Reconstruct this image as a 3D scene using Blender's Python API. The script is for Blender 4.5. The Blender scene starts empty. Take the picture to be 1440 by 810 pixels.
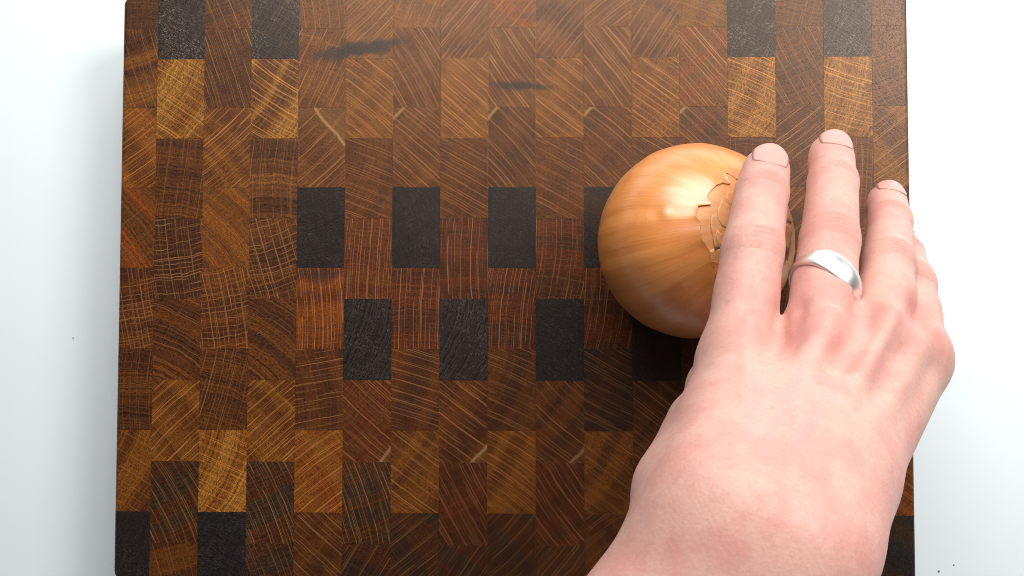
import bpy, bmesh, math, random
import numpy as np
from mathutils import Vector, Matrix

sc = bpy.context.scene
rad = math.radians

# ------------------------------------------------------------------ camera, world, lamps, exposure
BT = 0.040                                   # height of the board's top face above the table
CAM = np.array([0.00717, 0.0, BT + 0.38435])
FPX = 1194.0                                 # focal length in pixels of the 1440 px wide photograph
pit, rol, yaw = 0.03622, 0.00062, 0.01829
def rx(a): c, s = math.cos(a), math.sin(a); return np.array([[1, 0, 0], [0, c, -s], [0, s, c]])
def ry(a): c, s = math.cos(a), math.sin(a); return np.array([[c, 0, s], [0, 1, 0], [-s, 0, c]])
def rz(a): c, s = math.cos(a), math.sin(a); return np.array([[c, -s, 0], [s, c, 0], [0, 0, 1]])
CR = rx(pit) @ ry(yaw) @ rz(rol)
cam = bpy.data.cameras.new('camera')
cam.sensor_width = 36.0
cam.lens = 36.0 * FPX / 1440.0
cam.clip_start = 0.01
cam.clip_end = 50
camo = bpy.data.objects.new('camera', cam)
sc.collection.objects.link(camo)
M4 = Matrix.Identity(4)
for i in range(3):
    for j in range(3):
        M4[i][j] = CR[i, j]
    M4[i][3] = CAM[i]
camo.matrix_world = M4
sc.camera = camo

w = bpy.data.worlds.new('World'); sc.world = w
w.use_nodes = True
bg = w.node_tree.nodes['Background']
bg.inputs[0].default_value = (0.86, 0.93, 1.0, 1)
bg.inputs[1].default_value = 0.07

def area(name, loc, target, sx, sy, power, col):
    l = bpy.data.lights.new(name, 'AREA')
    l.shape = 'RECTANGLE'; l.size = sx; l.size_y = sy; l.energy = power; l.color = col
    o = bpy.data.objects.new(name, l); sc.collection.objects.link(o)
    o.location = loc
    o.rotation_euler = (Vector(target) - Vector(loc)).to_track_quat('-Z', 'Y').to_euler()
    return o
area('window_light', (-0.02, 0.60, 0.56), (0.03, 0.05, 0.03), 0.62, 0.60, 9.2, (1.0, 0.985, 0.96))
area('side_light', (0.64, 0.46, 0.78), (0.05, 0.0, 0.03), 0.36, 0.36, 9.0, (1.0, 0.98, 0.96))

sc.view_settings.view_transform = 'Standard'
sc.view_settings.look = 'None'
sc.view_settings.exposure = 0.0
sc.view_settings.gamma = 1.0
sc.render.engine = 'CYCLES'
sc.cycles.use_denoising = True
sc.cycles.max_bounces = 8
sc.cycles.filter_width = 1.0

def P(px, py, z):
    """point at height z (metres) seen at photograph pixel px, py"""
    d = CR @ np.array([(px - 720) / FPX, -(py - 405) / FPX, -1.0])
    return CAM + d * ((z - CAM[2]) / d[2])

# ------------------------------------------------------------------ helpers
def link(name, me, mat=None, parent=None):
    o = bpy.data.objects.new(name, me); sc.collection.objects.link(o)
    if mat and me is not None and not me.materials: me.materials.append(mat)
    if parent: o.parent = parent
    return o
def tag(o, label, cat, group=None, kind=None):
    if kind: o['kind'] = kind
    else:
        o['label'] = label; o['category'] = cat
    if group: o['group'] = group
    return o
def mesh(name, v, f, smooth=True):
    me = bpy.data.meshes.new(name)
    me.from_pydata([tuple(map(float, p)) for p in v], [], [tuple(map(int, q)) for q in f])
    if smooth: me.polygons.foreach_set('use_smooth', [True] * len(me.polygons))
    me.update(); return me

class NT:
    """small node-building helper"""
    def __init__(s, name):
        s.m = bpy.data.materials.new(name); s.m.use_nodes = True
        s.t = s.m.node_tree; s.n = s.t.nodes; s.l = s.t.links
        s.b = s.n['Principled BSDF']
    def put(s, inp, v):
        if hasattr(v, 'is_linked') or isinstance(v, bpy.types.NodeSocket): s.l.new(v, inp)
        else: inp.default_value = v
    def math(s, op, a, b=0.0, c=0.0, clamp=False):
        n = s.n.new('ShaderNodeMath'); n.operation = op; n.use_clamp = clamp
        for i, v in enumerate((a, b, c)): s.put(n.inputs[i], v)
        return n.outputs[0]
    def mr(s, v, a, b, c=0.0, d=1.0, smooth=True):
        n = s.n.new('ShaderNodeMapRange'); n.interpolation_type = 'SMOOTHSTEP' if smooth else 'LINEAR'
        for i, x in enumerate((v, a, b, c, d)): s.put(n.inputs[i], x)
        return n.outputs[0]
    def mix(s, f, a, b, blend='MIX'):
        n = s.n.new('ShaderNodeMix'); n.data_type = 'RGBA'; n.blend_type = blend
        n.clamp_factor = True
        s.put(n.inputs[0], f)
        for i, v in ((6, a), (7, b)):
            if isinstance(v, tuple) and len(v) == 3: v = v + (1.0,)
            s.put(n.inputs[i], v)
        return n.outputs[2]
    def noise(s, vec=None, scale=1.0, detail=2.0, rough=0.5, dim='3D', wv=None, dist=0.0):
        n = s.n.new('ShaderNodeTexNoise'); n.noise_dimensions = dim
        if vec is not None: s.put(n.inputs['Vector'], vec)
        if wv is not None: s.put(n.inputs['W'], wv)
        n.inputs['Scale'].default_value = scale; n.inputs['Detail'].default_value = detail
        n.inputs['Roughness'].default_value = rough
        n.inputs['Distortion'].default_value = dist
        return n.outputs['Fac']
    def voro(s, dim='3D', vec=None, wv=None, scale=1.0, rnd=1.0, feature='F1'):
        n = s.n.new('ShaderNodeTexVoronoi'); n.voronoi_dimensions = dim; n.feature = feature
        if vec is not None: s.put(n.inputs['Vector'], vec)
        if wv is not None: s.put(n.inputs['W'], wv)
        n.inputs['Scale'].default_value = scale; n.inputs['Randomness'].default_value = rnd
        return n
    def attr(s, name, typ='OBJECT'):
        n = s.n.new('ShaderNodeAttribute'); n.attribute_type = typ; n.attribute_name = name
        return n
    def sep(s, v):
        n = s.n.new('ShaderNodeSeparateXYZ'); s.put(n.inputs[0], v); return n.outputs
    def comb(s, x, y, z):
        n = s.n.new('ShaderNodeCombineXYZ')
        for i, v in enumerate((x, y, z)): s.put(n.inputs[i], v)
        return n.outputs[0]
    def vm(s, op, a, b=(0, 0, 0), sc=None):
        n = s.n.new('ShaderNodeVectorMath'); n.operation = op
        s.put(n.inputs[0], a)
        if op == 'SCALE': s.put(n.inputs['Scale'], sc)
        else: s.put(n.inputs[1], b)
        return n.outputs[0]
    def coord(s, which='Object'):
        return s.n.new('ShaderNodeTexCoord').outputs[which]
    def bump(s, h, strength=0.3, dist=0.001):
        n = s.n.new('ShaderNodeBump'); n.inputs['Strength'].default_value = strength
        n.inputs['Distance'].default_value = dist; s.put(n.inputs['Height'], h)
        s.l.new(n.outputs[0], s.b.inputs['Normal'])
    def set(s, **k):
        for a, v in k.items():
            s.put(s.b.inputs[a.replace('_', ' ')], v)

# ------------------------------------------------------------------ materials
def wood_material():
    s = NT('end_grain_wood')
    mm = s.vm('SCALE', s.coord('Object'), sc=1000.0)
    tone, tone2 = s.attr('tone').outputs['Color'], s.attr('tone2').outputs['Color']
    ra = s.sep(s.attr('ray').outputs['Vector'])       # angle, strength, curvature
    ri = s.sep(s.attr('ring').outputs['Vector'])      # ring strength, pale grid strength, seed
    sp = s.sep(s.attr('sap').outputs['Vector'])       # direction, offset, strength of a pale sapwood streak
    seed = ri[2]
    vr = s.n.new('ShaderNodeVectorRotate'); vr.rotation_type = 'Z_AXIS'
    s.put(vr.inputs['Vector'], mm); s.put(vr.inputs['Angle'], s.math('MULTIPLY', ra[0], -1.0))
    uv = s.sep(vr.outputs[0]); u, v = uv[0], uv[1]
    seedv = s.comb(seed, s.math('MULTIPLY', seed, 1.7), s.math('MULTIPLY', seed, 0.3))
    wp = s.vm('ADD', mm, seedv)
    warp = s.math('SUBTRACT', s.noise(wp, 0.09, 2, 0.55), 0.5)
    warp2 = s.math('SUBTRACT', s.noise(wp, 0.35, 2, 0.5), 0.5)
    # rays
    bend = s.math('MULTIPLY', s.math('MULTIPLY', u, u), s.math('MULTIPLY', ra[2], 0.006))
    v1 = s.math('ADD', s.math('ADD', v, bend), s.math('ADD', s.math('MULTIPLY', warp, 1.1), s.math('MULTIPLY', warp2, 0.05)))
    v1 = s.math('ADD', v1, s.math('MULTIPLY', seed, 3.1))
    def lines(coord, along, spacing, width, thr, seedmul):
        vo = s.voro('1D', wv=s.math('DIVIDE', coord, spacing), rnd=0.92)
        d = s.math('MULTIPLY', vo.outputs['Distance'], spacing)
        ln = s.mr(d, width, width * 0.45, 0, 1)
        rnd = s.sep(vo.outputs['Color'])
        pos = s.comb(s.math('MULTIPLY', along, 0.055), s.math('MULTIPLY', rnd[0], 71.0), s.math('MULTIPLY', seed, seedmul))
        run = s.mr(s.noise(pos, 1.0, 1, 0.5), thr, thr + 0.10)
        am = s.math('MULTIPLY_ADD', rnd[1], 0.75, 0.25)
        return s.math('MULTIPLY', s.math('MULTIPLY', ln, run), am)
    r_main = lines(v1, u, 3.9, 0.22, 0.36, 0.37)
    r_main = s.math('MAXIMUM', r_main, s.math('MULTIPLY', lines(s.math('ADD', v1, 17.3), u, 2.3, 0.19, 0.44, 0.93), 0.8))
    r_fine = lines(s.math('ADD', v1, 51.7), u, 1.1, 0.16, 0.45, 0.51)
    # rings, across the rays
    w1 = s.math('ADD', s.math('ADD', u, s.math('MULTIPLY', s.math('MULTIPLY', v, v), 0.006)), s.math('ADD', s.math('MULTIPLY', warp, 3.2), s.math('MULTIPLY', warp2, 0.5)))
    w1 = s.math('ADD', w1, s.math('MULTIPLY', seed, 7.3))
    ring = s.noise(None, 1.0, 3, 0.65, '1D', s.math('MULTIPLY', w1, 0.85))
    band = s.noise(None, 1.0, 1, 0.5, '1D', s.math('MULTIPLY', w1, 0.085))
    grid = lines(w1, v, 1.9, 0.26, 0.36, 0.73)
    # small texture
    fib = s.noise(s.vm('MULTIPLY', vr.outputs[0], (1.0, 2.2, 1.0)), 1.6, 4, 0.7)
    grainy = s.noise(wp, 4.2, 2, 0.6)
    dash = s.noise(s.comb(s.math('MULTIPLY', w1, 2.6), s.math('MULTIPLY', v, 0.75), seed), 1.0, 2, 0.6)
    po = s.voro('2D', vec=wp, scale=0.62)
    prnd = s.sep(po.outputs['Color'])
    pore = s.math('MULTIPLY', s.mr(po.outputs['Distance'], 0.20, 0.08), s.mr(prnd[0], 0.52, 0.62))
    po2 = s.voro('2D', vec=wp, scale=1.7)
    pore2 = s.math('MULTIPLY', s.mr(po2.outputs['Distance'], 0.34, 0.12), s.mr(s.sep(po2.outputs['Color'])[0], 0.45, 0.6))
    # put together
    col = s.mix(s.mr(band, 0.40, 0.60), tone, tone2)
    f = s.math('MULTIPLY_ADD', s.math('MULTIPLY', s.math('SUBTRACT', ring, 0.5), ri[0]), 3.0, 1.0)
    f = s.math('MULTIPLY', f, s.math('MULTIPLY_ADD', s.math('SUBTRACT', fib, 0.5), 1.3, 1.0))
    f = s.math('MULTIPLY', f, s.math('MULTIPLY_ADD', s.math('SUBTRACT', grainy, 0.5), 1.9, 1.0))
    f = s.math('MULTIPLY', f, s.math('MULTIPLY_ADD', s.math('MAXIMUM', pore, s.math('MULTIPLY', pore2, 0.7)), -0.78, 1.0))
    f = s.math('MULTIPLY', f, s.math('MULTIPLY_ADD', s.math('SUBTRACT', dash, 0.5), s.math('MULTIPLY_ADD', ri[0], 2.2, 1.3), 1.0))
    f = s.math('MAXIMUM', f, 0.12)
    col = s.vm('SCALE', col, sc=f)
    # sapwood streak in a corner
    xy = s.sep(mm)
    dist = s.math('ADD', s.math('MULTIPLY', xy[0], s.math('COSINE', sp[0])), s.math('MULTIPLY', xy[1], s.math('SINE', sp[0])))
    dist = s.math('ADD', s.math('SUBTRACT', dist, sp[1]), s.math('MULTIPLY', warp, 2.5))
    streak = s.math('MULTIPLY', s.mr(s.math('ABSOLUTE', dist), 1.1, 0.1), sp[2])
    beyond = s.math('MULTIPLY', s.mr(dist, 0.0, 0.8), s.math('MULTIPLY', sp[2], 0.22))
    col = s.mix(beyond, col, (0.19, 0.10, 0.035))
    col = s.mix(s.math('MULTIPLY', streak, 0.55), col, (0.44, 0.26, 0.11))
    # pale rays on top
    raycol = s.vm('ADD', s.vm('SCALE', tone, sc=1.7), (0.19, 0.098, 0.036))
    amt = s.math('MULTIPLY', s.math('MAXIMUM', r_main, s.math('MULTIPLY', r_fine, 0.42)), ra[1], clamp=True)
    amt = s.math('MAXIMUM', amt, s.math('MULTIPLY', grid, ri[1]))
    col = s.mix(s.math('MULTIPLY', amt, 0.92), col, raycol)
    # chalky dashes in the open grain of the blackest blocks
    chalk = s.math('MULTIPLY', s.mr(dash, 0.54, 0.64), s.mr(grainy, 0.42, 0.56))
    chalk = s.math('MULTIPLY', s.math('MULTIPLY', chalk, s.attr('chalk').outputs['Fac']), s.mr(s.noise(wp, 0.11, 1, .5), .42, .58))
    col = s.mix(chalk, col, (0.16, 0.145, 0.13))
    # dark mineral stains that run across neighbouring blocks
    geo = s.n.new('ShaderNodeNewGeometry').outputs['Position']
    wn = s.math('SUBTRACT', s.noise(geo, 70.0, 3, 0.6), 0.5)
    tot = None
    for (px, py, ln, th, ang, amtv) in STAINS:
        c = P(px, py, BT)
        q = s.n.new('ShaderNodeVectorRotate'); q.rotation_type = 'Z_AXIS'
        s.put(q.inputs['Vector'], geo); q.inputs['Center'].default_value = tuple(c)
        q.inputs['Angle'].default_value = -rad(ang)
        o = s.sep(s.vm('SUBTRACT', q.outputs[0], tuple(c)))
        e = s.math('POWER', s.math('MULTIPLY', o[0], 2000.0 / ln), 2.0)
        e2 = s.math('POWER', s.math('MULTIPLY', s.math('ADD', o[1], s.math('MULTIPLY', wn, 0.009)), 2000.0 / th), 2.0)
        mk = s.math('MULTIPLY', s.mr(s.math('ADD', e, e2), 1.5, 0.1), amtv)
        tot = mk if tot is None else s.math('MAXIMUM', tot, mk)
    col = s.mix(tot, col, (0.014, 0.012, 0.012))
    s.set(Base_Color=col)
    s.set(Roughness=s.math('MULTIPLY_ADD', s.noise(wp, 0.5, 3, 0.6), 0.16, 0.28))
    s.b.inputs['Specular IOR Level'].default_value = 0.42
    s.b.inputs['Specular Tint'].default_value = (1.0, 0.80, 0.64, 1)
    h = s.math('ADD', s.math('MULTIPLY', grainy, 0.5), s.math('ADD', s.math('MULTIPLY', ring, 0.9), s.math('MULTIPLY', s.math('MAXIMUM', pore, pore2), -0.8)))
    s.bump(h, 0.35, 0.00012)
    return s.m
# px, py, length mm, width mm, angle, strength
STAINS = [(505, 69, 44, 7.5, 9, 0.97), (470, 76, 18, 6.5, 0, 0.55), (733, 120, 30, 4.4, -2, 0.9), (742, 25, 15, 5.0, -25, 0.30),
          (655, 66, 14, 4.0, 5, 0.25), (450, 386, 21, 9.0, 3, 0.55)]

def plain(name, col, rough=0.5, **k):
    s = NT(name); s.set(Base_Color=col + (1.0,), Roughness=rough, **k); return s.m

def table_material():
    s = NT('white_laminate')
    o = s.coord('Object')
    n = s.noise(o, 6.0, 4, 0.6)
    s.set(Base_Color=s.mix(n, (0.715, 0.785, 0.81), (0.74, 0.805, 0.825)), Roughness=s.math('MULTIPLY_ADD', s.noise(o, 40.0, 3, 0.6), 0.12, 0.38))
    s.bump(s.noise(o, 900.0, 2, 0.5), 0.04, 0.0002)
    return s.m

# ------------------------------------------------------------------ the table
s_ = 1.6
tbl = bmesh.new()
bmesh.ops.create_cube(tbl, size=1.0, matrix=Matrix.LocRotScale((0, 0, -0.02), None, (2.4, 1.8, 0.04)))
bmesh.ops.bevel(tbl, geom=tbl.edges[:], offset=0.004, segments=3, affect='EDGES')
me = bpy.data.meshes.new('tabletop'); tbl.to_mesh(me); tbl.free()
tag(link('tabletop', me, table_material()), None, None, kind='structure')

# ------------------------------------------------------------------ the end grain cutting board
TONE = dict(K=(.021, .0155, .0145), B=(.040, .019, .010), D=(.085, .032, .0095), M=(.148, .057, .0165), R=(.135, .038, .011),
            T=(.262, .113, .026), Y=(.40, .212, .060), O=(.25, .077, .012), P=(.19, .083, .031), V=(.105, .044, .019))
# per column, top to bottom: main tone + second tone, ray angle, ray strength, ring strength, grid strength
EV = {
 0: ['DV 85 .2 .5 .1', 'DT -70 .7 .5 .1', 'TM 36 .8 .4 0', 'MO 40 .3 .5 .2', 'DM -79 1 .4 .6', 'DM 88 .35 .8 .2', 'TM -28 .4 .6 .2', 'KK 60 .05 .2 0'],
 2: ['MV -70 .7 .4 .2', 'VD -68 .9 .4 .1', 'TM 39 1 .4 0', 'MT 45 .25 .4 .3', 'MD -79 1 .4 .6', 'DM 78 .7 .8 .2', 'YT -27 .7 .8 .1', 'KK 65 .1 .5 0'],
 4: ['PP -80 .6 .2 0', 'PM 65 .8 .3 0', 'MP 41 .9 .3 .1 s', 'KK -70 .08 .4 0', 'OR -86 .9 .3 .1', 'DM 13 .8 .5 .1', 'TO 34 .9 .4 .1', 'DM -42 .9 .3 0'],
 6: ['PT 63 .6 .1 0', 'PM -61 1 .2 0', 'MP -39 1 .3 0 s', 'KK 30 .08 .3 0', 'RD 86 .9 .4 .15', 'DM -18 .8 .2 0', 'MT -36 .9 .4 0', 'DB 38 .6 .3 .1'],
 8: ['OP 52 .7 .2 0', 'PM -57 1 .2 0', 'MV -46 .9 .2 0 s', 'KK 60 .06 .3 0', 'RD 84 .9 .3 .1', 'DM -24 .8 .2 0', 'TM -36 .8 .4 0', 'DB 46 .6 .2 0'],
 10: ['PM 36 .8 .2 0', 'PM -51 1 .2 0', 'MV -43 .9 .2 0 s', 'KB 60 .1 .3 0', 'RD 80 .7 .3 .1', 'DB -30 .7 .2 0', 'MT -35 .8 .3 0', 'DM 40 .6 .2 0'],
 12: ['TP -20 .3 .1 0', 'PO -52 1 .2 0', 'MV -44 .9 .2 0 s', 'KK 60 .1 .3 0', 'RD 84 .7 .3 .1', 'DM -24 .7 .2 0', 'MT -30 .8 .3 0', 'DM 50 .6 .2 0'],
 14: ['MV 75 .4 .7 .2', 'VM -60 .8 .6 .1', 'VM 38 1 .2 0', 'MD 41 1 .3 .1', 'DM 80 .8 .4 .4', 'DM 80 .5 .5 .2', 'TM 30 .7 .4 0', 'KK 60 .1 .3 0'],
 16: ['MV 70 .3 .5 .2', 'VM -62 .5 .7 .1', 'MT 38 1 .3 0', 'MD 40 1 .4 .1', 'DM 80 .8 .4 .4', 'DM 80 .5 .5 .2', 'MO -35 .8 .4 0', 'KB 60 .1 .3 0'],
}
OD = {
 1: ['KK 66 .3 .9 .15', 'YT -31 .8 .8 0', 'MD 80 .4 .9 .1', 'DD -80 .8 .5 .9', 'MD 62 .2 .9 .35', 'TM 42 .9 .4 .1', 'DB -64 .8 .5 .1', 'DM -75 .4 .4 .1'],
 3: ['KK 60 .3 .8 .15', 'YM -31 1 .7 0', 'PD 87 .5 .7 .1', 'DM -76 .9 .5 .6', 'DM 55 .15 1 .3', 'TM 39 1 .4 0', 'BD -64 .9 .5 .1', 'BD -70 .5 .4 .1'],
 5: ['PT 45 .9 .4 .1', 'TP -41 1 .4 0', 'VM -20 .8 .3 .1', 'RM 87 .9 .4 .1', 'KK -18 .1 1 .1', 'MR -39 .9 .5 0 e', 'DB -69 .9 .5 .1', 'DB 55 .6 .3 .1'],
 7: ['PM 49 1 .3 .1', 'TP -38 1 .3 0', 'MV -26 .8 .3 0', 'RD 87 .9 .3 .1', 'KK -20 .1 1 .1', 'MD -38 1 .3 0 e', 'RD -60 .9 .4 0', 'DB 55 .7 .3 0'],
 9: ['VP 51 1 .3 0', 'TP -38 1 .3 0', 'VM -28 .8 .2 0', 'RD 86 .7 .4 .2', 'KK 60 .04 .3 0', 'DM -38 .9 .3 0 e', 'RD -55 .9 .3 0', 'DB 50 .7 .3 0'],
 11: ['VP 56 1 .3 0', 'TP -36 1 .4 0', 'VM -30 .8 .2 0', 'RD 86 .7 .3 .1', 'KK 60 .05 .3 0', 'MD -36 .8 .3 0 e', 'RD -50 .8 .3 0', 'DB 50 .7 .3 0'],
 13: ['KK 64 .3 .7 .1', 'YT -26 1 .8 0', 'VM 88 .5 .5 .1', 'RD 84 .7 .3 .1', 'KK 60 .1 .5 0', 'MD -36 .8 .3 0', 'DB -60 .8 .4 0', 'DM 60 .6 .3 0'],
 15: ['KK 60 .3 .7 .1', 'YT -20 .9 .8 .1', 'MR 86 .6 .5 .2', 'DM -78 .8 .4 .4', 'MD 60 .4 .6 .2', 'TM 40 .9 .3 0', 'DB -62 .8 .4 0', 'DM 60 .5 .3 0'],
}
XB, YT, YB = 0.18, 0.1492, -0.1183
for q in TONE: TONE[q] = tuple(a * b for a, b in zip(TONE[q], (.53, .385, .20)))
TONE['K'] = (.0125, .0100, .0098)
TONE['B'] = (.026, .0125, .0065)
CP, RP, Y0, DY = 0.02179, 0.0368, 0.13344, 0.01414
wood = wood_material()
board = bpy.data.objects.new('cutting_board', None); sc.collection.objects.link(board)
board.location = (0, 0, 0)
tag(board, 'thick end grain wooden cutting board with checkered dark and golden blocks on white table', 'cutting board')
rng = random.Random(4)
def block_mesh(hx, hy, out):
    """a block as stacked outlines: board edges well rounded, inner joints barely eased"""
    RO, RC, EI = 0.0020, 0.0042, 0.00003
    lev = [(-BT, RO * .6, 0.0), (-BT + RO * .6, 0.0, 0.0)]
    for q in range(5):
        a = q / 4 * math.pi / 2
        lev.append((-RO + RO * math.sin(a), RO * (1 - math.cos(a)), EI if q == 4 else 0.0))
    lev[-2] = (min(lev[-2][0], -EI), lev[-2][1], 0.0)
    V, F, n = [], [], 0
    for z, do, di in lev:
        X0, X1 = -hx + (do if out[0] else di), hx - (do if out[1] else di)
        Y0_, Y1_ = -hy + (do if out[2] else di), hy - (do if out[3] else di)
        ring = []
        for (x, y, ox, oy, a0) in ((X0, Y0_, out[0], out[2], 180), (X1, Y0_, out[1], out[2], 270), (X1, Y1_, out[1], out[3], 0), (X0, Y1_, out[0], out[3], 90)):
            if ox and oy:
                r = RC - do; cx_ = x + (r if x < 0 else -r); cy_ = y + (r if y < 0 else -r)
                for k in range(6):
                    a = rad(a0 + 18 * k); ring.append((cx_ + r * math.cos(a), cy_ + r * math.sin(a), z))
            else: ring.append((x, y, z))
        n = len(ring); V += ring
    for q in range(len(lev) - 1):
        for k in range(n):
            k2 = (k + 1) % n; F.append((q * n + k, q * n + k2, (q + 1) * n + k2, (q + 1) * n + k))
    F.append(tuple(range(n))[::-1]); F.append(tuple((len(lev) - 1) * n + k for k in range(n)))
    me = mesh('block', V, F, smooth=False)
    return me
GAP = 0.000006
for c in range(17):
    x0 = -XB if c == 0 else (c - 8.5) * CP
    x1 = XB if c == 16 else (c - 7.5) * CP
    base = Y0 - (DY if c % 2 else 0)
    ys = [YT] + [base - i * RP for i in range(7)] + [YB]
    rows = (OD if c % 2 else EV)[c]
    for r in range(8):
        t, bt = ys[r], ys[r + 1]
        cx, cy = (x0 + x1) / 2, (t + bt) / 2
        hx, hy = (x1 - x0) / 2 - GAP, (t - bt) / 2 - GAP
        hz = BT + rng.uniform(-0.00002, 0.00002)
        out = (c == 0, c == 16, r == 7, r == 0)             # -x, +x, -y, +y outer faces
        me = block_mesh(hx, hy, out)
        o = link('block', me, wood, board)
        o.location = (cx, cy, hz)
        p = rows[r].split()
        jit = lambda t3, k: [max(0.004, q * k * rng.uniform(.96, 1.04)) for q in t3]
        k = rng.uniform(.90, 1.10)
        o['tone'] = jit(TONE[p[0][0]], k); o['tone2'] = jit(TONE[p[0][1]], k)
        o['ray'] = [rad(float(p[1]) + rng.uniform(-3, 3)), float(p[2]), rng.uniform(-.6, .6)]
        o['ring'] = [float(p[3]), float(p[4]), rng.uniform(1, 60)]
        o['chalk'] = float(0.9 if p[0][0] == 'K' and r == 0 else 0.32 if p[0][0] == 'K' and c in (5, 7) else 0.18 if p[0][0] in 'KB' else 0.0)
        sap = [0.0, 90.0, 0.0]
        if len(p) > 5 and p[5] == 's': sap = [rad(137), 17.5 + rng.uniform(-1, 1), rng.uniform(.55, 1)] if c != 4 else [rad(40), 9.0, 0.8]
        if len(p) > 5 and p[5] == 'e': sap = [rad(-42), 15.0 + rng.uniform(-.5, 1.5), rng.uniform(.5, 1)]
        o['sap'] = [float(q) for q in sap]

# ------------------------------------------------------------------ the onion
OC = np.array([0.0749 + 0.0, 0.0190, BT + 0.0376])
pc = P(976, 340, OC[2]); OC[0], OC[1] = pc[0], pc[1]
OR = 0.0392
pole = P(1052, 318, OC[2] + 0.031) - OC; pole /= np.linalg.norm(pole)
ez = pole; ex = np.cross([0, 1, 0], ez); ex /= np.linalg.norm(ex); ey = np.cross(ez, ex)
OM = np.stack([ex, ey, ez], 1)
def onion_local(px, py):
    # direction in onion coordinates of the surface point seen at a pixel
    d = P(px, py, 0.0) - CAM; d /= np.linalg.norm(d)
    oc = CAM - OC; b = d @ oc; cc = oc @ oc - OR * OR
    t = -b - math.sqrt(max(0, b * b - cc))
    return OM.T @ (CAM + d * t - OC) / OR
bumps = [(onion_local(933, 299), 0.00055, 0.060), (onion_local(926, 300), -0.0004, 0.09), (onion_local(880, 330), 0.0008, 0.30), (onion_local(900, 430), -0.0010, 0.35), (onion_local(1000, 235), -0.0006, 0.3)]
def onion_r(th, ph):
    d = np.array([math.sin(th) * math.cos(ph), math.sin(th) * math.sin(ph), math.cos(th)])
    r = OR * (1.0 - 0.028 * math.cos(th) ** 2 + 0.006 * math.cos(3 * ph + 1) * math.sin(th) + 0.004 * math.exp(-(th / .16) ** 2))
    r += 0.00008 * math.sin(17 * ph + 1.3 * math.sin(3 * th)) * math.sin(th) + 0.00004 * math.sin(31 * ph + 2) * math.sin(th)
    for dd, a, sg in bumps:
        r += a * math.exp(-float(np.sum((d - dd) ** 2)) / (sg * sg))
    return r, d
def onion_material(name, c1, c2, c3, rough):
    s = NT(name)
    o = s.coord('Object'); q = s.sep(o)
    ang = s.math('ARCTAN2', q[1], q[0])
    n1 = s.noise(s.comb(s.math('MULTIPLY', s.math('COSINE', ang), 9.0), s.math('MULTIPLY', s.math('SINE', ang), 9.0), s.math('MULTIPLY', q[2], 22.0)), 1.0, 4, 0.6)
    n2 = s.noise(s.comb(s.math('MULTIPLY', s.math('COSINE', ang), 30.0), s.math('MULTIPLY', s.math('SINE', ang), 30.0), s.math('MULTIPLY', q[2], 30.0)), 1.0, 3, 0.6)
    n3 = s.noise(o, 38.0, 4, 0.6)
    col = s.mix(s.mr(n1, 0.36, 0.66), c1, c2)
    col = s.mix(s.mr(n3, 0.50, 0.75, 0, .65), col, c3)
    col = s.vm('SCALE', col, sc=s.math('MULTIPLY_ADD', n2, 0.30, 0.85))
    n4 = s.noise(s.comb(s.math('MULTIPLY', s.math('COSINE', ang), 46.0), s.math('MULTIPLY', s.math('SINE', ang), 46.0), s.math('MULTIPLY', q[2], 14.0)), 1.0, 2, 0.5)
    vein = s.mr(s.math('ABSOLUTE', s.math('SUBTRACT', n4, 0.52)), 0.028, 0.004)
    col = s.mix(s.math('MULTIPLY', vein, 0.30), col, (0.30, 0.095, 0.018))
    blot = s.mr(s.noise(o, 75.0, 4, 0.65), 0.56, 0.70)
    col = s.mix(s.math('MULTIPLY', blot, 0.35), col, (0.50, 0.13, 0.03))
    sp = s.voro('3D', vec=o, scale=260.0)
    spot = s.math('MULTIPLY', s.mr(sp.outputs['Distance'], 0.17, 0.05), s.mr(s.sep(sp.outputs['Color'])[0], .93, .95))
    col = s.mix(s.math('MULTIPLY', spot, 0.5), col, (0.25, 0.10, 0.03))
    s.set(Base_Color=col, Roughness=s.math('MULTIPLY_ADD', n3, 0.2, rough))
    s.b.inputs['Specular IOR Level'].default_value = 0.95
    s.b.inputs['Coat Weight'].default_value = 0.45 if rough < .3 else 0.0
    s.b.inputs['Specular IOR Level'].default_value = 0.95 if rough < .3 else 0.35
    s.b.inputs['Coat Roughness'].default_value = 0.30
    s.b.inputs['Subsurface Weight'].default_value = 0.05
    s.b.inputs['Subsurface Radius'].default_value = (0.006, 0.003, 0.001)
    s.b.inputs['Subsurface Scale'].default_value = 0.5
    s.bump(s.math('ADD', n2, s.math('MULTIPLY', n1, 0.8)), 0.18, 0.0003)
    return s.m
skin_out = onion_material('onion_dry_skin', (0.66, 0.250, 0.062), (0.62, 0.205, 0.043), (0.52, 0.138, 0.024), 0.27)
skin_in = onion_material('onion_under_skin', (0.66, 0.31, 0.13), (0.63, 0.27, 0.10), (0.56, 0.21, 0.07), 0.32)
onion = bpy.data.objects.new('onion', None); sc.collection.objects.link(onion)
MO = Matrix.Identity(4)
for i in range(3):
    for j in range(3): MO[i][j] = OM[i, j]
    MO[i][3] = OC[i]
onion.matrix_world = MO
tag(onion, 'whole yellow onion in dry papery skin lying on the wooden board under the hand', 'onion')
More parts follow.
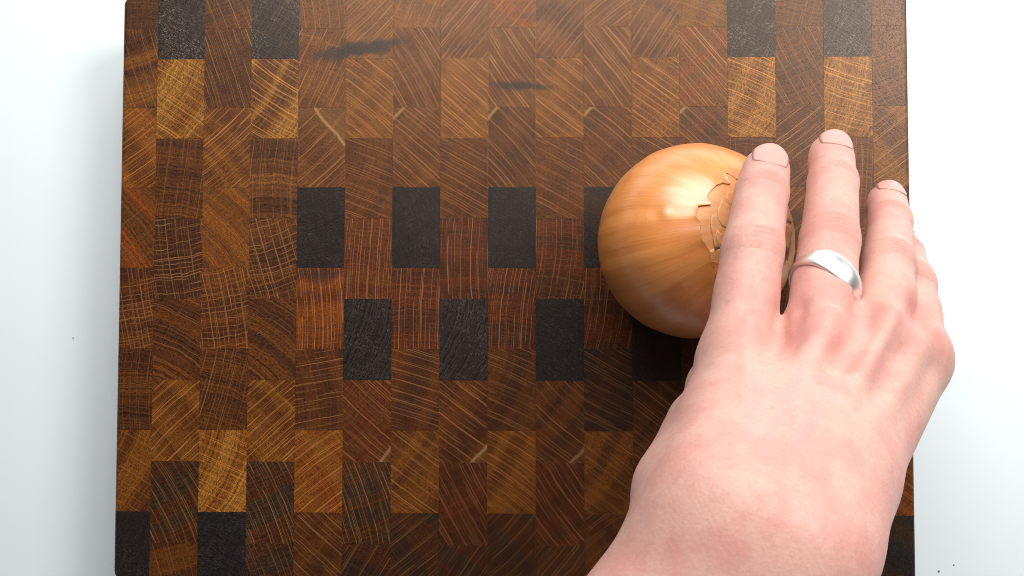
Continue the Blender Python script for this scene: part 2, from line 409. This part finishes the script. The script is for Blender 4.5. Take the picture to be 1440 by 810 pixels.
def patch(name, mat, NP, thlo, thhi, NT_, off, rim, parent, closed=True):
    """skin sheet between colatitudes thlo(ph), thhi(ph); off(ph,s) is the lift above the bulb; rim closes its free edge"""
    V, F = [], []
    phs = [2 * math.pi * k / NP for k in range(NP)]
    rowsn = NT_ + 1
    for k, ph in enumerate(phs):
        a, b = thlo(ph), thhi(ph)
        for i in range(rowsn):
            ss = i / NT_; th = a + (b - a) * ss ** 1.5
            r, d = onion_r(th, ph)
            V.append(d * (r + off(ph, (th - a))))
        if rim:
            r, d = onion_r(a, ph); V.append(d * (r - 0.0005))
    st = rowsn + (1 if rim else 0)
    for k in range(NP):
        k2 = (k + 1) % NP
        for i in range(NT_): F.append((k * st + i, k * st + i + 1, k2 * st + i + 1, k2 * st + i))
        if rim: F.append((k * st + rowsn, k * st, k2 * st, k2 * st + rowsn))
    return link(name, mesh(name, V, F), mat, parent)
patch('bulb', skin_in, 160, lambda p: 0.0001, lambda p: math.pi - 0.0001, 80, lambda p, t: 0.0, False, onion)
er = random.Random(11)
key = []
nk = 46
lv = 0.0
for k in range(nk):
    lv = 0.6 * lv + er.uniform(-.05, .05)
    key.append(0.55 + lv + er.choice((0, 0, 0, .06, -.05)))
def edge_th(ph):
    x = (ph / (2 * math.pi) * nk) % nk
    i = int(x); f = x - i; f = min(1.0, f * 1.6)
    return key[i] * (1 - f) + key[(i + 1) % nk] * f
patch('outer_skin', skin_out, 368, edge_th, lambda p: math.pi - 0.02, 70, lambda p, t: 0.00030 + 0.0006 * math.exp(-t / .035) * (0.4 + 0.6 * math.sin(5 * p) ** 2), True, onion)
# loose flakes of torn skin inside the torn ring, thin curled sheets
def flake(ph0, th0, wph, wth, lift, rot, seed):
    rr = random.Random(seed)
    n = 12; V, F = [], []
    out = [(1 + rr.uniform(-.34, .3)) for _ in range(n)]
    rings = 4
    for layer in (0, 1):
        for q in range(rings + 1):
            for k in range(n):
                a = 2 * math.pi * k / n
                rad_ = out[k] * q / rings
                lx, ly = rad_ * math.cos(a) * wph, rad_ * math.sin(a) * wth
                cx_, cy_ = lx * math.cos(rot) - ly * math.sin(rot), lx * math.sin(rot) + ly * math.cos(rot)
                th = max(0.01, th0 + cy_); ph = ph0 + cx_ / max(0.15, math.sin(th0))
                r, d = onion_r(th, ph)
                V.append(d * (r + lift * (0.35 + 0.9 * rad_ * rad_ * (0.5 + 0.5 * math.cos(a - 1.0))) + 0.00012 * (1 - layer)))
    m = (rings + 1) * n
    for layer in (0, 1):
        for q in range(rings):
            for k in range(n):
                k2 = (k + 1) % n; b = layer * m
                f = (b + q * n + k, b + (q + 1) * n + k, b + (q + 1) * n + k2, b + q * n + k2)
                F.append(f if layer == 0 else f[::-1])
    for k in range(n):
        k2 = (k + 1) % n
        F.append((rings * n + k, m + rings * n + k, m + rings * n + k2, rings * n + k2))
    link('skin_flake', mesh('skin_flake', V, F), skin_in, onion)
def polar(px, py):
    d = onion_local(px, py); return math.atan2(d[1], d[0]), math.acos(max(-1, min(1, d[2])))
for i, (px, py, wa, wb, lf, ro) in enumerate([(1012, 322, .17, .10, .00022, .3), (1022, 300, .10, .15, .00022, 1.0), (1030, 345, .16, .09, .00022, -.4), (1018, 365, .09, .16, .00022, .8),
                                             (1040, 275, .15, .09, .00022, .2), (1104, 300, .10, .14, .0009, .5), (1106, 330, .09, .13, .0009, 1.2)]):
    a, t = polar(px, py); flake(a, t, wa, wb, lf, ro, 40 + i)
# dried tip at the pole
V, F = [], []
n = 10
for q, (rr_, z) in enumerate(((.0050, -.0014), (.0040, -.0004), (.0032, .0002), (.0028, .0006), (.0016, .0008))):
    for k in range(n):
        a = 2 * math.pi * k / n; j = 1 + .22 * math.sin(3 * a + q)
        V.append((rr_ * j * math.cos(a), rr_ * j * math.sin(a), OR * .985 + z))
for q in range(4):
    for k in range(n): F.append((q * n + k, q * n + (k + 1) % n, (q + 1) * n + (k + 1) % n, (q + 1) * n + k))
F.append(tuple(4 * n + k for k in range(n)))
link('dried_tip', mesh('dried_tip', V, F), skin_in, onion)

# ------------------------------------------------------------------ the hand: a distance field of tapered limbs, meshed as one surface
def J(px, py, zmm): return P(px, py, zmm / 1000.0) * 1000.0       # joint in millimetres
VOX = 1.0
fing = {
 'index':  [J(1038, 502, 153), J(1058, 352, 139), J(1071, 272, 124), J(1077, 240, 115.5)],
 'middle': [J(1150, 482, 156), J(1166, 340, 131), J(1171, 258, 109), J(1169, 217, 94)],
 'ring':   [J(1238, 478, 151), J(1249, 372, 123), J(1251, 312, 98), J(1247, 283, 82)],
 'little': [J(1290, 500, 143), J(1283, 400, 119), J(1271, 358, 101), J(1260, 335, 86)],
}
FR = {'index': (11.0, 10.3, 9.1, 7.9), 'middle': (10.9, 10.1, 8.9, 7.7), 'ring': (10.2, 9.0, 7.9, 6.9), 'little': (9.2, 7.9, 6.9, 6.0)}
carp = {'index': J(1012, 712, 203), 'middle': J(1065, 712, 206), 'ring': J(1114, 716, 203), 'little': J(1156, 722, 197)}
nrm = np.cross(fing['little'][0] - fing['index'][0], carp['middle'] - fing['middle'][0]); nrm /= np.linalg.norm(nrm)
if nrm[2] < 0: nrm = -nrm
thumb = [J(955, 690, 184), J(990, 602, 137), J(1008, 545, 113), J(1016, 508, 101)]
wrist = (carp['middle'] + carp['ring']) / 2
allp = np.array([p for f in fing.values() for p in f] + list(carp.values()) + thumb)
fore_dir = np.array([-0.56, -0.82, 0.10]); fore_dir /= np.linalg.norm(fore_dir)
side = np.cross(fore_dir, nrm); side /= np.linalg.norm(side)
if side[0] < 0: side = -side
fa0 = wrist - nrm * 4
fa_end = fa0 + fore_dir * 235
lo = np.minimum(allp.min(0), fa_end) - 42
hi = np.maximum(allp.max(0), fa_end) + 42
shape = np.ceil((hi - lo) / VOX).astype(int) + 1
BIG = 60.0
def new(): return np.full(shape, BIG, np.float32)
def region(a, b, r):
    mn = np.maximum(((np.minimum(a, b) - r - lo) / VOX).astype(int), 0)
    mx = np.minimum(((np.maximum(a, b) + r - lo) / VOX).astype(int) + 2, shape)
    sl = tuple(slice(i, j) for i, j in zip(mn, mx))
    g = [lo[k] + VOX * np.arange(mn[k], mx[k], dtype=np.float32) for k in range(3)]
    return sl, g
def smin(a, b, k):
    h = np.maximum(k - np.abs(a - b), 0) / k
    return np.minimum(a, b) - h * h * k * 0.25
def cone(fld, a, b, r1, r2, k=4.0, carve=False):
    a = np.asarray(a, np.float32); b = np.asarray(b, np.float32)
    sl, g = region(a, b, max(r1, r2) + k + 14)
    X, Y, Z = np.meshgrid(*g, indexing='ij', sparse=True)
    ba = b - a; l2 = float(ba @ ba)
    px, py, pz = X - a[0], Y - a[1], Z - a[2]
    t = np.clip((px * ba[0] + py * ba[1] + pz * ba[2]) / l2, 0, 1)
    d = np.sqrt((px - t * ba[0]) ** 2 + (py - t * ba[1]) ** 2 + (pz - t * ba[2]) ** 2) - (r1 + (r2 - r1) * t)
    fld[sl] = smin(fld[sl], d, k)
hand_f = new()
dors = {}
palm = new()
for nme, js in fing.items():
    cone(palm, carp[nme] - nrm * 2, js[0] - nrm * 1.5, 10.5, FR[nme][0] - 0.4, 6)
    cone(palm, carp[nme] - nrm * 9, js[0] - nrm * 9, 10.5, FR[nme][0] - 1.0, 9)         # palmar flesh
cone(palm, carp['little'] - nrm * 6, fing['little'][0] - nrm * 6, 11, 8.5, 9)
# thenar and web between thumb and index finger
cone(palm, carp['index'] - nrm * 8, thumb[1] + (carp['index'] - thumb[1]) * .25, 9.5, 9.5, 9)
cone(palm, (carp['index'] * .5 + fing['index'][0] * .5) - nrm * 8, thumb[1], 9, 9, 14)
# forearm: radius and ulna side
for sg, r0, r1 in ((-1, 17.0, 25.0), (1, 15.0, 22.0), (0, 17.5, 26.0)):
    cone(palm, fa0 + side * 11 * sg + fore_dir * 4, fa0 + fore_dir * 75 + side * 13 * sg, r0 - 1, r0 + 4, 16)
    cone(palm, fa0 + fore_dir * 75 + side * 13 * sg, fa_end + side * 15 * sg, r0 + 4, r1 + 4, 16)
    cone(palm, fa0 + side * 11 * sg + fore_dir * 6, wrist * .6 + (fing['middle'][0]) * .4 + side * 11 * sg - nrm * 7, r0 - 3, 15, 16)
# knuckle heads, tendons, veins on the back
for nme, js in fing.items():
    kn = js[0] + nrm * 5.2
    cone(palm, kn + (carp[nme] - js[0]) * .02, kn + (carp[nme] - js[0]) * .06, FR[nme][0] - 3.2, FR[nme][0] - 4.0, 5)
    ax = carp[nme] - js[0]
    cone(palm, js[0] + nrm * 9.0 + ax * .05, carp[nme] + nrm * 7.6 - ax * .15, 2.6, 2.4, 4.5)
vein = [(.25, -.30, .55, .25), (.55, .25, .85, .1), (.2, .9, .6, .75), (.6, .75, .95, .55), (.45, 1.7, .9, 1.2)]
def backpt(t, s):
    i = min(2, max(0, int(math.floor(s)))); nm = ['index', 'middle', 'ring', 'little']; f = s - i
    a = fing[nm[i]][0] * (1 - f) + fing[nm[i + 1]][0] * f; b = carp[nm[i]] * (1 - f) + carp[nm[i + 1]] * f
    return a + (b - a) * t + nrm * 10.6
for t0, s0, t1, s1 in vein: cone(palm, backpt(t0, s0), backpt(t1, s1), 1.5, 1.5, 4)
# fingers
fold = new()
for nme, js in fing.items():
    f = new()
    R = FR[nme]
    cone(f, js[0], js[1], R[0], R[1] - .2, 1.6)
    mid = (js[0] + js[1]) / 2
    cone(f, mid, mid + (js[1] - js[0]) * .1, R[0] - 1.0, R[0] - 1.0, 2)
    cone(f, js[1], js[2], R[1] - .2, R[2] + .1, 1.6)
    cone(f, js[2], js[3], R[2] + .1, R[3] + .2, 1.6)
    ax = (js[2] - js[0]); ax /= np.linalg.norm(ax)
    nf = nrm - ax * (nrm @ ax); nf /= np.linalg.norm(nf)
    cone(f, js[1] + nf * 1.1 - ax * 2, js[1] + nf * 1.1 + ax * 2.0, R[1] - .9, R[1] - .9, 2)       # middle joint
    cone(f, js[2] + nf * .6, js[2] + nf * .6 + ax * .5, R[2] - .4, R[2] - .4, 1.5)
    axd = (js[3] - js[2]) / np.linalg.norm(js[3] - js[2])
    nd = nrm - axd * (nrm @ axd); nd /= np.linalg.norm(nd)
    cone(f, js[3] - nd * 1.2 - axd * 5, js[3] - nd * .8, R[3] - .4, R[3] - .8, 4)           # finger pad
    dors[nme] = (axd, nd, nf)
    fold = smin(fold, f, 1.2)
f = new()
for i in range(3): cone(f, thumb[i], thumb[i + 1], (13, 11, 10.2)[i], (11, 10, 8.6)[i], 5)
fold = smin(fold, f, 1.2)
field = smin(palm, fold, 7.0)
# webs between neighbouring fingers
# surface nets
def surface_nets(S):
    neg = S < 0
    nx, ny, nz = S.shape
    cnt = np.zeros((nx - 1, ny - 1, nz - 1), np.int8)
    for dx in (0, 1):
        for dy in (0, 1):
            for dz in (0, 1): cnt += neg[dx:nx - 1 + dx, dy:ny - 1 + dy, dz:nz - 1 + dz]
    cell = (cnt > 0) & (cnt < 8)
    idx = np.argwhere(cell)
    cid = np.full(cell.shape, -1, np.int64); cid[cell] = np.arange(len(idx))
    acc = np.zeros((len(idx), 3)); num = np.zeros(len(idx))
    cor = [(a, b, c) for a in (0, 1) for b in (0, 1) for c in (0, 1)]
    for a in cor:
        for b in cor:
            if sum(abs(i - j) for i, j in zip(a, b)) == 1 and a < b:
                sa = S[idx[:, 0] + a[0], idx[:, 1] + a[1], idx[:, 2] + a[2]]; sb = S[idx[:, 0] + b[0], idx[:, 1] + b[1], idx[:, 2] + b[2]]
                m = (sa < 0) != (sb < 0)
                t = np.where(m, sa / np.where(m, sa - sb, 1), 0)
                for k in range(3): acc[:, k] += np.where(m, a[k] + (b[k] - a[k]) * t, 0)
                num += m
    V = lo + VOX * (idx + acc / num[:, None])
    F = []
    for ax in range(3):
        sh = [slice(None)] * 3; sh2 = [slice(None)] * 3
        sh[ax] = slice(0, -1); sh2[ax] = slice(1, None)
        A, B = neg[tuple(sh)], neg[tuple(sh2)]
        e = np.argwhere(A != B); sgn = A[tuple(e.T)]
        u, v = [(1, 2), (2, 0), (0, 1)][ax]
        ok = (e[:, u] > 0) & (e[:, v] > 0); e, sgn = e[ok], sgn[ok]
        def cc(du, dv):
            q = e.copy(); q[:, u] -= du; q[:, v] -= dv
            return cid[tuple(q.T)]
        quad = np.stack([cc(1, 1), cc(0, 1), cc(0, 0), cc(1, 0)], 1)
        quad[~sgn] = quad[~sgn][:, ::-1]
        F.append(quad)
    return V, np.concatenate(F)
HV, HF = surface_nets(field)
# neighbours for smoothing and vertex normals
ed = np.concatenate([HF[:, [0, 1]], HF[:, [1, 2]], HF[:, [2, 3]], HF[:, [3, 0]]])
def smooth(V, it, lam):
    for _ in range(it):
        acc = np.zeros_like(V); n = np.zeros(len(V))
        for k in range(3):
            acc[:, k] = np.bincount(ed[:, 0], V[ed[:, 1], k], len(V)) + np.bincount(ed[:, 1], V[ed[:, 0], k], len(V))
        n = np.bincount(ed[:, 0], minlength=len(V)) + np.bincount(ed[:, 1], minlength=len(V))
        V = V + lam * (acc / n[:, None] - V)
    return V
HV = smooth(HV, 5, 0.5)
def vnorm(V):
    fn = np.cross(V[HF[:, 2]] - V[HF[:, 0]], V[HF[:, 3]] - V[HF[:, 1]])
    N = np.zeros_like(V)
    for k in range(4):
        for c in range(3): N[:, c] += np.bincount(HF[:, k], fn[:, c], len(V))
    return N / (np.linalg.norm(N, axis=1)[:, None] + 1e-9)
HN = vnorm(HV)
crs = np.zeros(len(HV)); red = np.zeros(len(HV)); disp = np.zeros(len(HV))
for nme, js in fing.items():
    axd, nd, nf = dors[nme]
    for jt, offs, sgm, dep in ((1, (-4.2, -2.3, -.4, 1.6, 3.6), .55, .42), (2, (-1.8, 0, 1.7), .5, .32)):
        ax = js[jt] - js[jt - 1]; ax = ax / np.linalg.norm(ax)
        d = HV - js[jt]; t = d @ ax; rr_ = np.linalg.norm(d, axis=1)
        back = np.clip((HN @ nf - .25) / .4, 0, 1) * (rr_ < 15)
        lat = d @ np.cross(ax, nf)
        for i, of in enumerate(offs):
            crs += back * (rr_ < 15) * np.exp(-((t - of) / (sgm * 1.1)) ** 2) * np.exp(-(lat / 6.5) ** 2)
            disp -= dep * back * np.exp(-((t - of - 0.05 * lat * lat * (.3 if i % 2 else -.2) * .3) / sgm) ** 2) * np.exp(-(lat / 6.5) ** 2)
        red += .40 * np.exp(-(rr_ / 11) ** 2) * np.clip(HN @ nf, 0, 1)
    d = np.linalg.norm(HV - js[0] - nrm * 8, axis=1); red += .6 * np.exp(-(d / 12) ** 2)
    d = np.linalg.norm(HV - js[3], axis=1); red += .22 * np.exp(-(d / 11) ** 2)
# hollows between the knuckles and along the back between the tendons
nm4 = ['index', 'middle', 'ring', 'little']
bk = np.clip((HN @ nrm - .15) / .5, 0, 1)
def seg(a, b):
    ba = b - a; t = np.clip(((HV - a) @ ba) / (ba @ ba), 0, 1)
    q = HV - a - t[:, None] * ba
    q = q - (q @ nrm)[:, None] * nrm
    return np.linalg.norm(q, axis=1), t
for i in range(3):
    a = (fing[nm4[i]][0] + fing[nm4[i + 1]][0]) / 2 + nrm * 9; b = (carp[nm4[i]] + carp[nm4[i + 1]]) / 2 + nrm * 9
    dl, t = seg(a + (a - b) * .12, b)
    inr = (np.abs((HV - a) @ nrm) < 22)
    disp -= inr * bk * np.exp(-(dl / 4.2) ** 2) * (1.5 * np.exp(-(t / .22) ** 2) + .9 * (1 - t))
    red += .28 * inr * bk * np.exp(-(dl / 5) ** 2) * np.exp(-(t / .18) ** 2)
for nme in nm4:
    dl, t = seg(fing[nme][0], carp[nme]); inr = (np.abs((HV - fing[nme][0]) @ nrm) < 60)
    disp += inr * bk * np.exp(-(dl / 2.2) ** 2) * (.7 * np.exp(-((t - .35) / .3) ** 2) + 1.0 * np.exp(-(t / .09) ** 2))
HV = HV + HN * disp[:, None]
HV = smooth(HV, 1, 0.4)
hroot = wrist / 1000.0
hme = mesh('hand', HV / 1000.0 - hroot, HF)
ra_ = hme.attributes.new('crease', 'FLOAT', 'POINT'); ra_.data.foreach_set('value', np.clip(crs, 0, 1).astype(np.float32))
vn = np.zeros(len(HV))
for t0, s0, t1, s1 in vein:
    dl, t = seg(backpt(t0, s0), backpt(t1, s1)); vn += bk * np.exp(-(dl / 2.0) ** 2)
ra_ = hme.attributes.new('vein', 'FLOAT', 'POINT'); ra_.data.foreach_set('value', np.clip(vn, 0, 1).astype(np.float32))
ra_ = hme.attributes.new('redness', 'FLOAT', 'POINT'); ra_.data.foreach_set('value', np.clip(red, 0, 1).astype(np.float32))
def skin_material():
    s = NT('skin')
    o = s.coord('Object')
    rd = s.attr('redness', 'GEOMETRY').outputs['Fac']
    n1 = s.noise(o, 55.0, 3, 0.6); n2 = s.noise(o, 260.0, 3, 0.6); n3 = s.noise(o, 900.0, 2, 0.6)
    col = s.mix(s.mr(n1, .40, .62), (0.56, 0.325, 0.268), (0.535, 0.268, 0.226))
    col = s.mix(s.math('MULTIPLY', rd, 0.6), col, (0.52, 0.195, 0.165))
    col = s.mix(s.mr(n2, .5, .75, 0, .35), col, (0.49, 0.225, 0.185))
    col = s.mix(s.math('MULTIPLY', s.attr('vein', 'GEOMETRY').outputs['Fac'], 0.35), col, (0.42, 0.27, 0.255))
    col = s.mix(s.math('MULTIPLY', s.attr('crease', 'GEOMETRY').outputs['Fac'], 0.55), col, (0.40, 0.15, 0.115))
    sp = s.voro('3D', vec=o, scale=170.0)
    fr = s.math('MULTIPLY', s.mr(sp.outputs['Distance'], 0.20, 0.08), s.mr(s.sep(sp.outputs['Color'])[0], .90, .94))
    col = s.mix(s.math('MULTIPLY', fr, 0.30), col, (0.36, 0.17, 0.11))
    col = s.vm('SCALE', col, sc=s.math('MULTIPLY_ADD', n3, 0.22, 0.89))
    s.set(Base_Color=col, Roughness=s.math('MULTIPLY_ADD', n2, 0.16, 0.42))
    s.b.inputs['Specular IOR Level'].default_value = 0.38
    s.b.inputs['Subsurface Weight'].default_value = 0.55
    s.b.inputs['Subsurface Radius'].default_value = (1.0, 0.36, 0.2)
    s.b.inputs['Subsurface Scale'].default_value = 0.0032
    vo = s.voro('3D', vec=o, scale=1050.0)
    s.bump(s.math('ADD', s.math('MULTIPLY', vo.outputs['Distance'], .6), s.math('ADD', n3, s.math('MULTIPLY', n2, .8))), 0.22, 0.0003)
    return s.m
hand = link('hand', hme, skin_material())
hand.location = hroot
tag(hand, 'bare hand with forearm reaching over the onion, fingers bent down, ring on one finger', 'hand')
# finger nails
nail_m = NT('nail'); nail_m.set(Base_Color=(0.55, 0.29, 0.245, 1), Roughness=0.36); nail_m.b.inputs['Subsurface Weight'].default_value = .3
nail_m.b.inputs['Subsurface Radius'].default_value = (.002, .0008, .0005)
nail_m = nail_m.m
for nme, js in fing.items():
    axd, nd, nf = dors[nme]
    lt = np.cross(axd, nd); R = FR[nme][3]
    V, F = [], []
    nu, nv = 12, 12
    ln = R * 1.55
    for layer in (0, 1):
        for i in range(nv + 1):
            t = i / nv
            for j in range(nu + 1):
                q = j / nu * 2 - 1
                wdt = 0.88 * (1 - 0.16 * (1 - t) ** 2)
                a = q * wdt
                endc = R * .30 * q * q * (1 if t > .5 else -1) * abs(2 * t - 1)
                along = -ln * .55 + ln * t - endc
                rr_ = R + .95 - .6 * layer + 0.25 * (1 - t) * 0 - 1.1 * max(0, t - .45) ** 1.5
                c = js[3] + axd * along
                V.append((c + nd * (rr_ * math.cos(a)) + lt * (rr_ * math.sin(a))) / 1000.0 - hroot)
    m = (nu + 1) * (nv + 1)
    for i in range(nv):
        for j in range(nu):
            a = i * (nu + 1) + j; F.append((a, a + 1, a + nu + 2, a + nu + 1)); F.append((m + a + nu + 1, m + a + nu + 2, m + a + 1, m + a))
    bd = [j for j in range(nu + 1)] + [i * (nu + 1) + nu for i in range(1, nv + 1)] + [nv * (nu + 1) + j for j in range(nu - 1, -1, -1)] + [i * (nu + 1) for i in range(nv - 1, 0, -1)]
    for a, b in zip(bd, bd[1:] + bd[:1]): F.append((b, a, m + a, m + b))
    link('fingernail', mesh('fingernail', V, F), nail_m, hand)

# ------------------------------------------------------------------ the ring worn on the hand
mj = fing['middle']; axm = (mj[1] - mj[0]) / np.linalg.norm(mj[1] - mj[0])
rc = mj[0] + (mj[1] - mj[0]) * 0.56
rn = axm + np.cross(nrm, axm) * 0.0
latm = np.cross(axm, nrm); latm /= np.linalg.norm(latm)
if latm[0] < 0: latm = -latm
rn = axm + latm * 0.60; rn /= np.linalg.norm(rn)
e1 = latm - rn * (latm @ rn); e1 /= np.linalg.norm(e1); e2 = np.cross(rn, e1)
V, F = [], []
prof = [(-4.3, -.2), (-4.6, .7), (-4.1, 1.45), (-2.2, 1.85), (0, 1.95), (2.2, 1.85), (4.1, 1.45), (4.6, .7), (4.3, -.2), (0, -.5)]
nr = 72; RR = 9.75
for k in range(nr):
    a = 2 * math.pi * k / nr; d = e1 * math.cos(a) + e2 * math.sin(a)
    for (l, h) in prof: V.append((d * (RR + h) + rn * l) / 1000.0)
n = len(prof)
for k in range(nr):
    for j in range(n): F.append((k * n + j, k * n + (j + 1) % n, ((k + 1) % nr) * n + (j + 1) % n, ((k + 1) % nr) * n + j))
sv = NT('silver'); sv.set(Base_Color=(0.93, 0.92, 0.90, 1), Metallic=1.0)
sv.set(Roughness=sv.math('MULTIPLY_ADD', sv.noise(sv.coord('Object'), 600.0, 3, .6), .16, .30))
ringo = link('finger_ring', mesh('finger_ring', V, F), sv.m)
ringo.location = rc / 1000.0
tag(ringo, 'wide polished silver ring worn on a finger of the hand', 'ring')

# ------------------------------------------------------------------ crumbs on the table
cm = plain('crumb', (0.25, 0.22, 0.20), 0.7)
for i, (px, py, r, lab) in enumerate([(1320, 803, .0005, 'tiny dark crumb on the white table, larger of the two near the board corner'), (1341, 794, .0004, 'tiny pale brown crumb on the white table, smaller of the two near the board corner'),
                                      (103, 475, .0003, 'lone tiny speck on the white table beside the shaded long edge of the board')]):
    bm = bmesh.new(); bmesh.ops.create_icosphere(bm, subdivisions=2, radius=r)
    rr_ = random.Random(i)
    for v in bm.verts: v.co *= rr_.uniform(.7, 1.2); v.co.z *= .7
    me = bpy.data.meshes.new('crumb'); bm.to_mesh(me); bm.free()
    o = link('crumb', me, cm); q = P(px, py, 0); o.location = (q[0], q[1], r * .6)
    tag(o, lab, 'crumb', 'crumbs on the table')
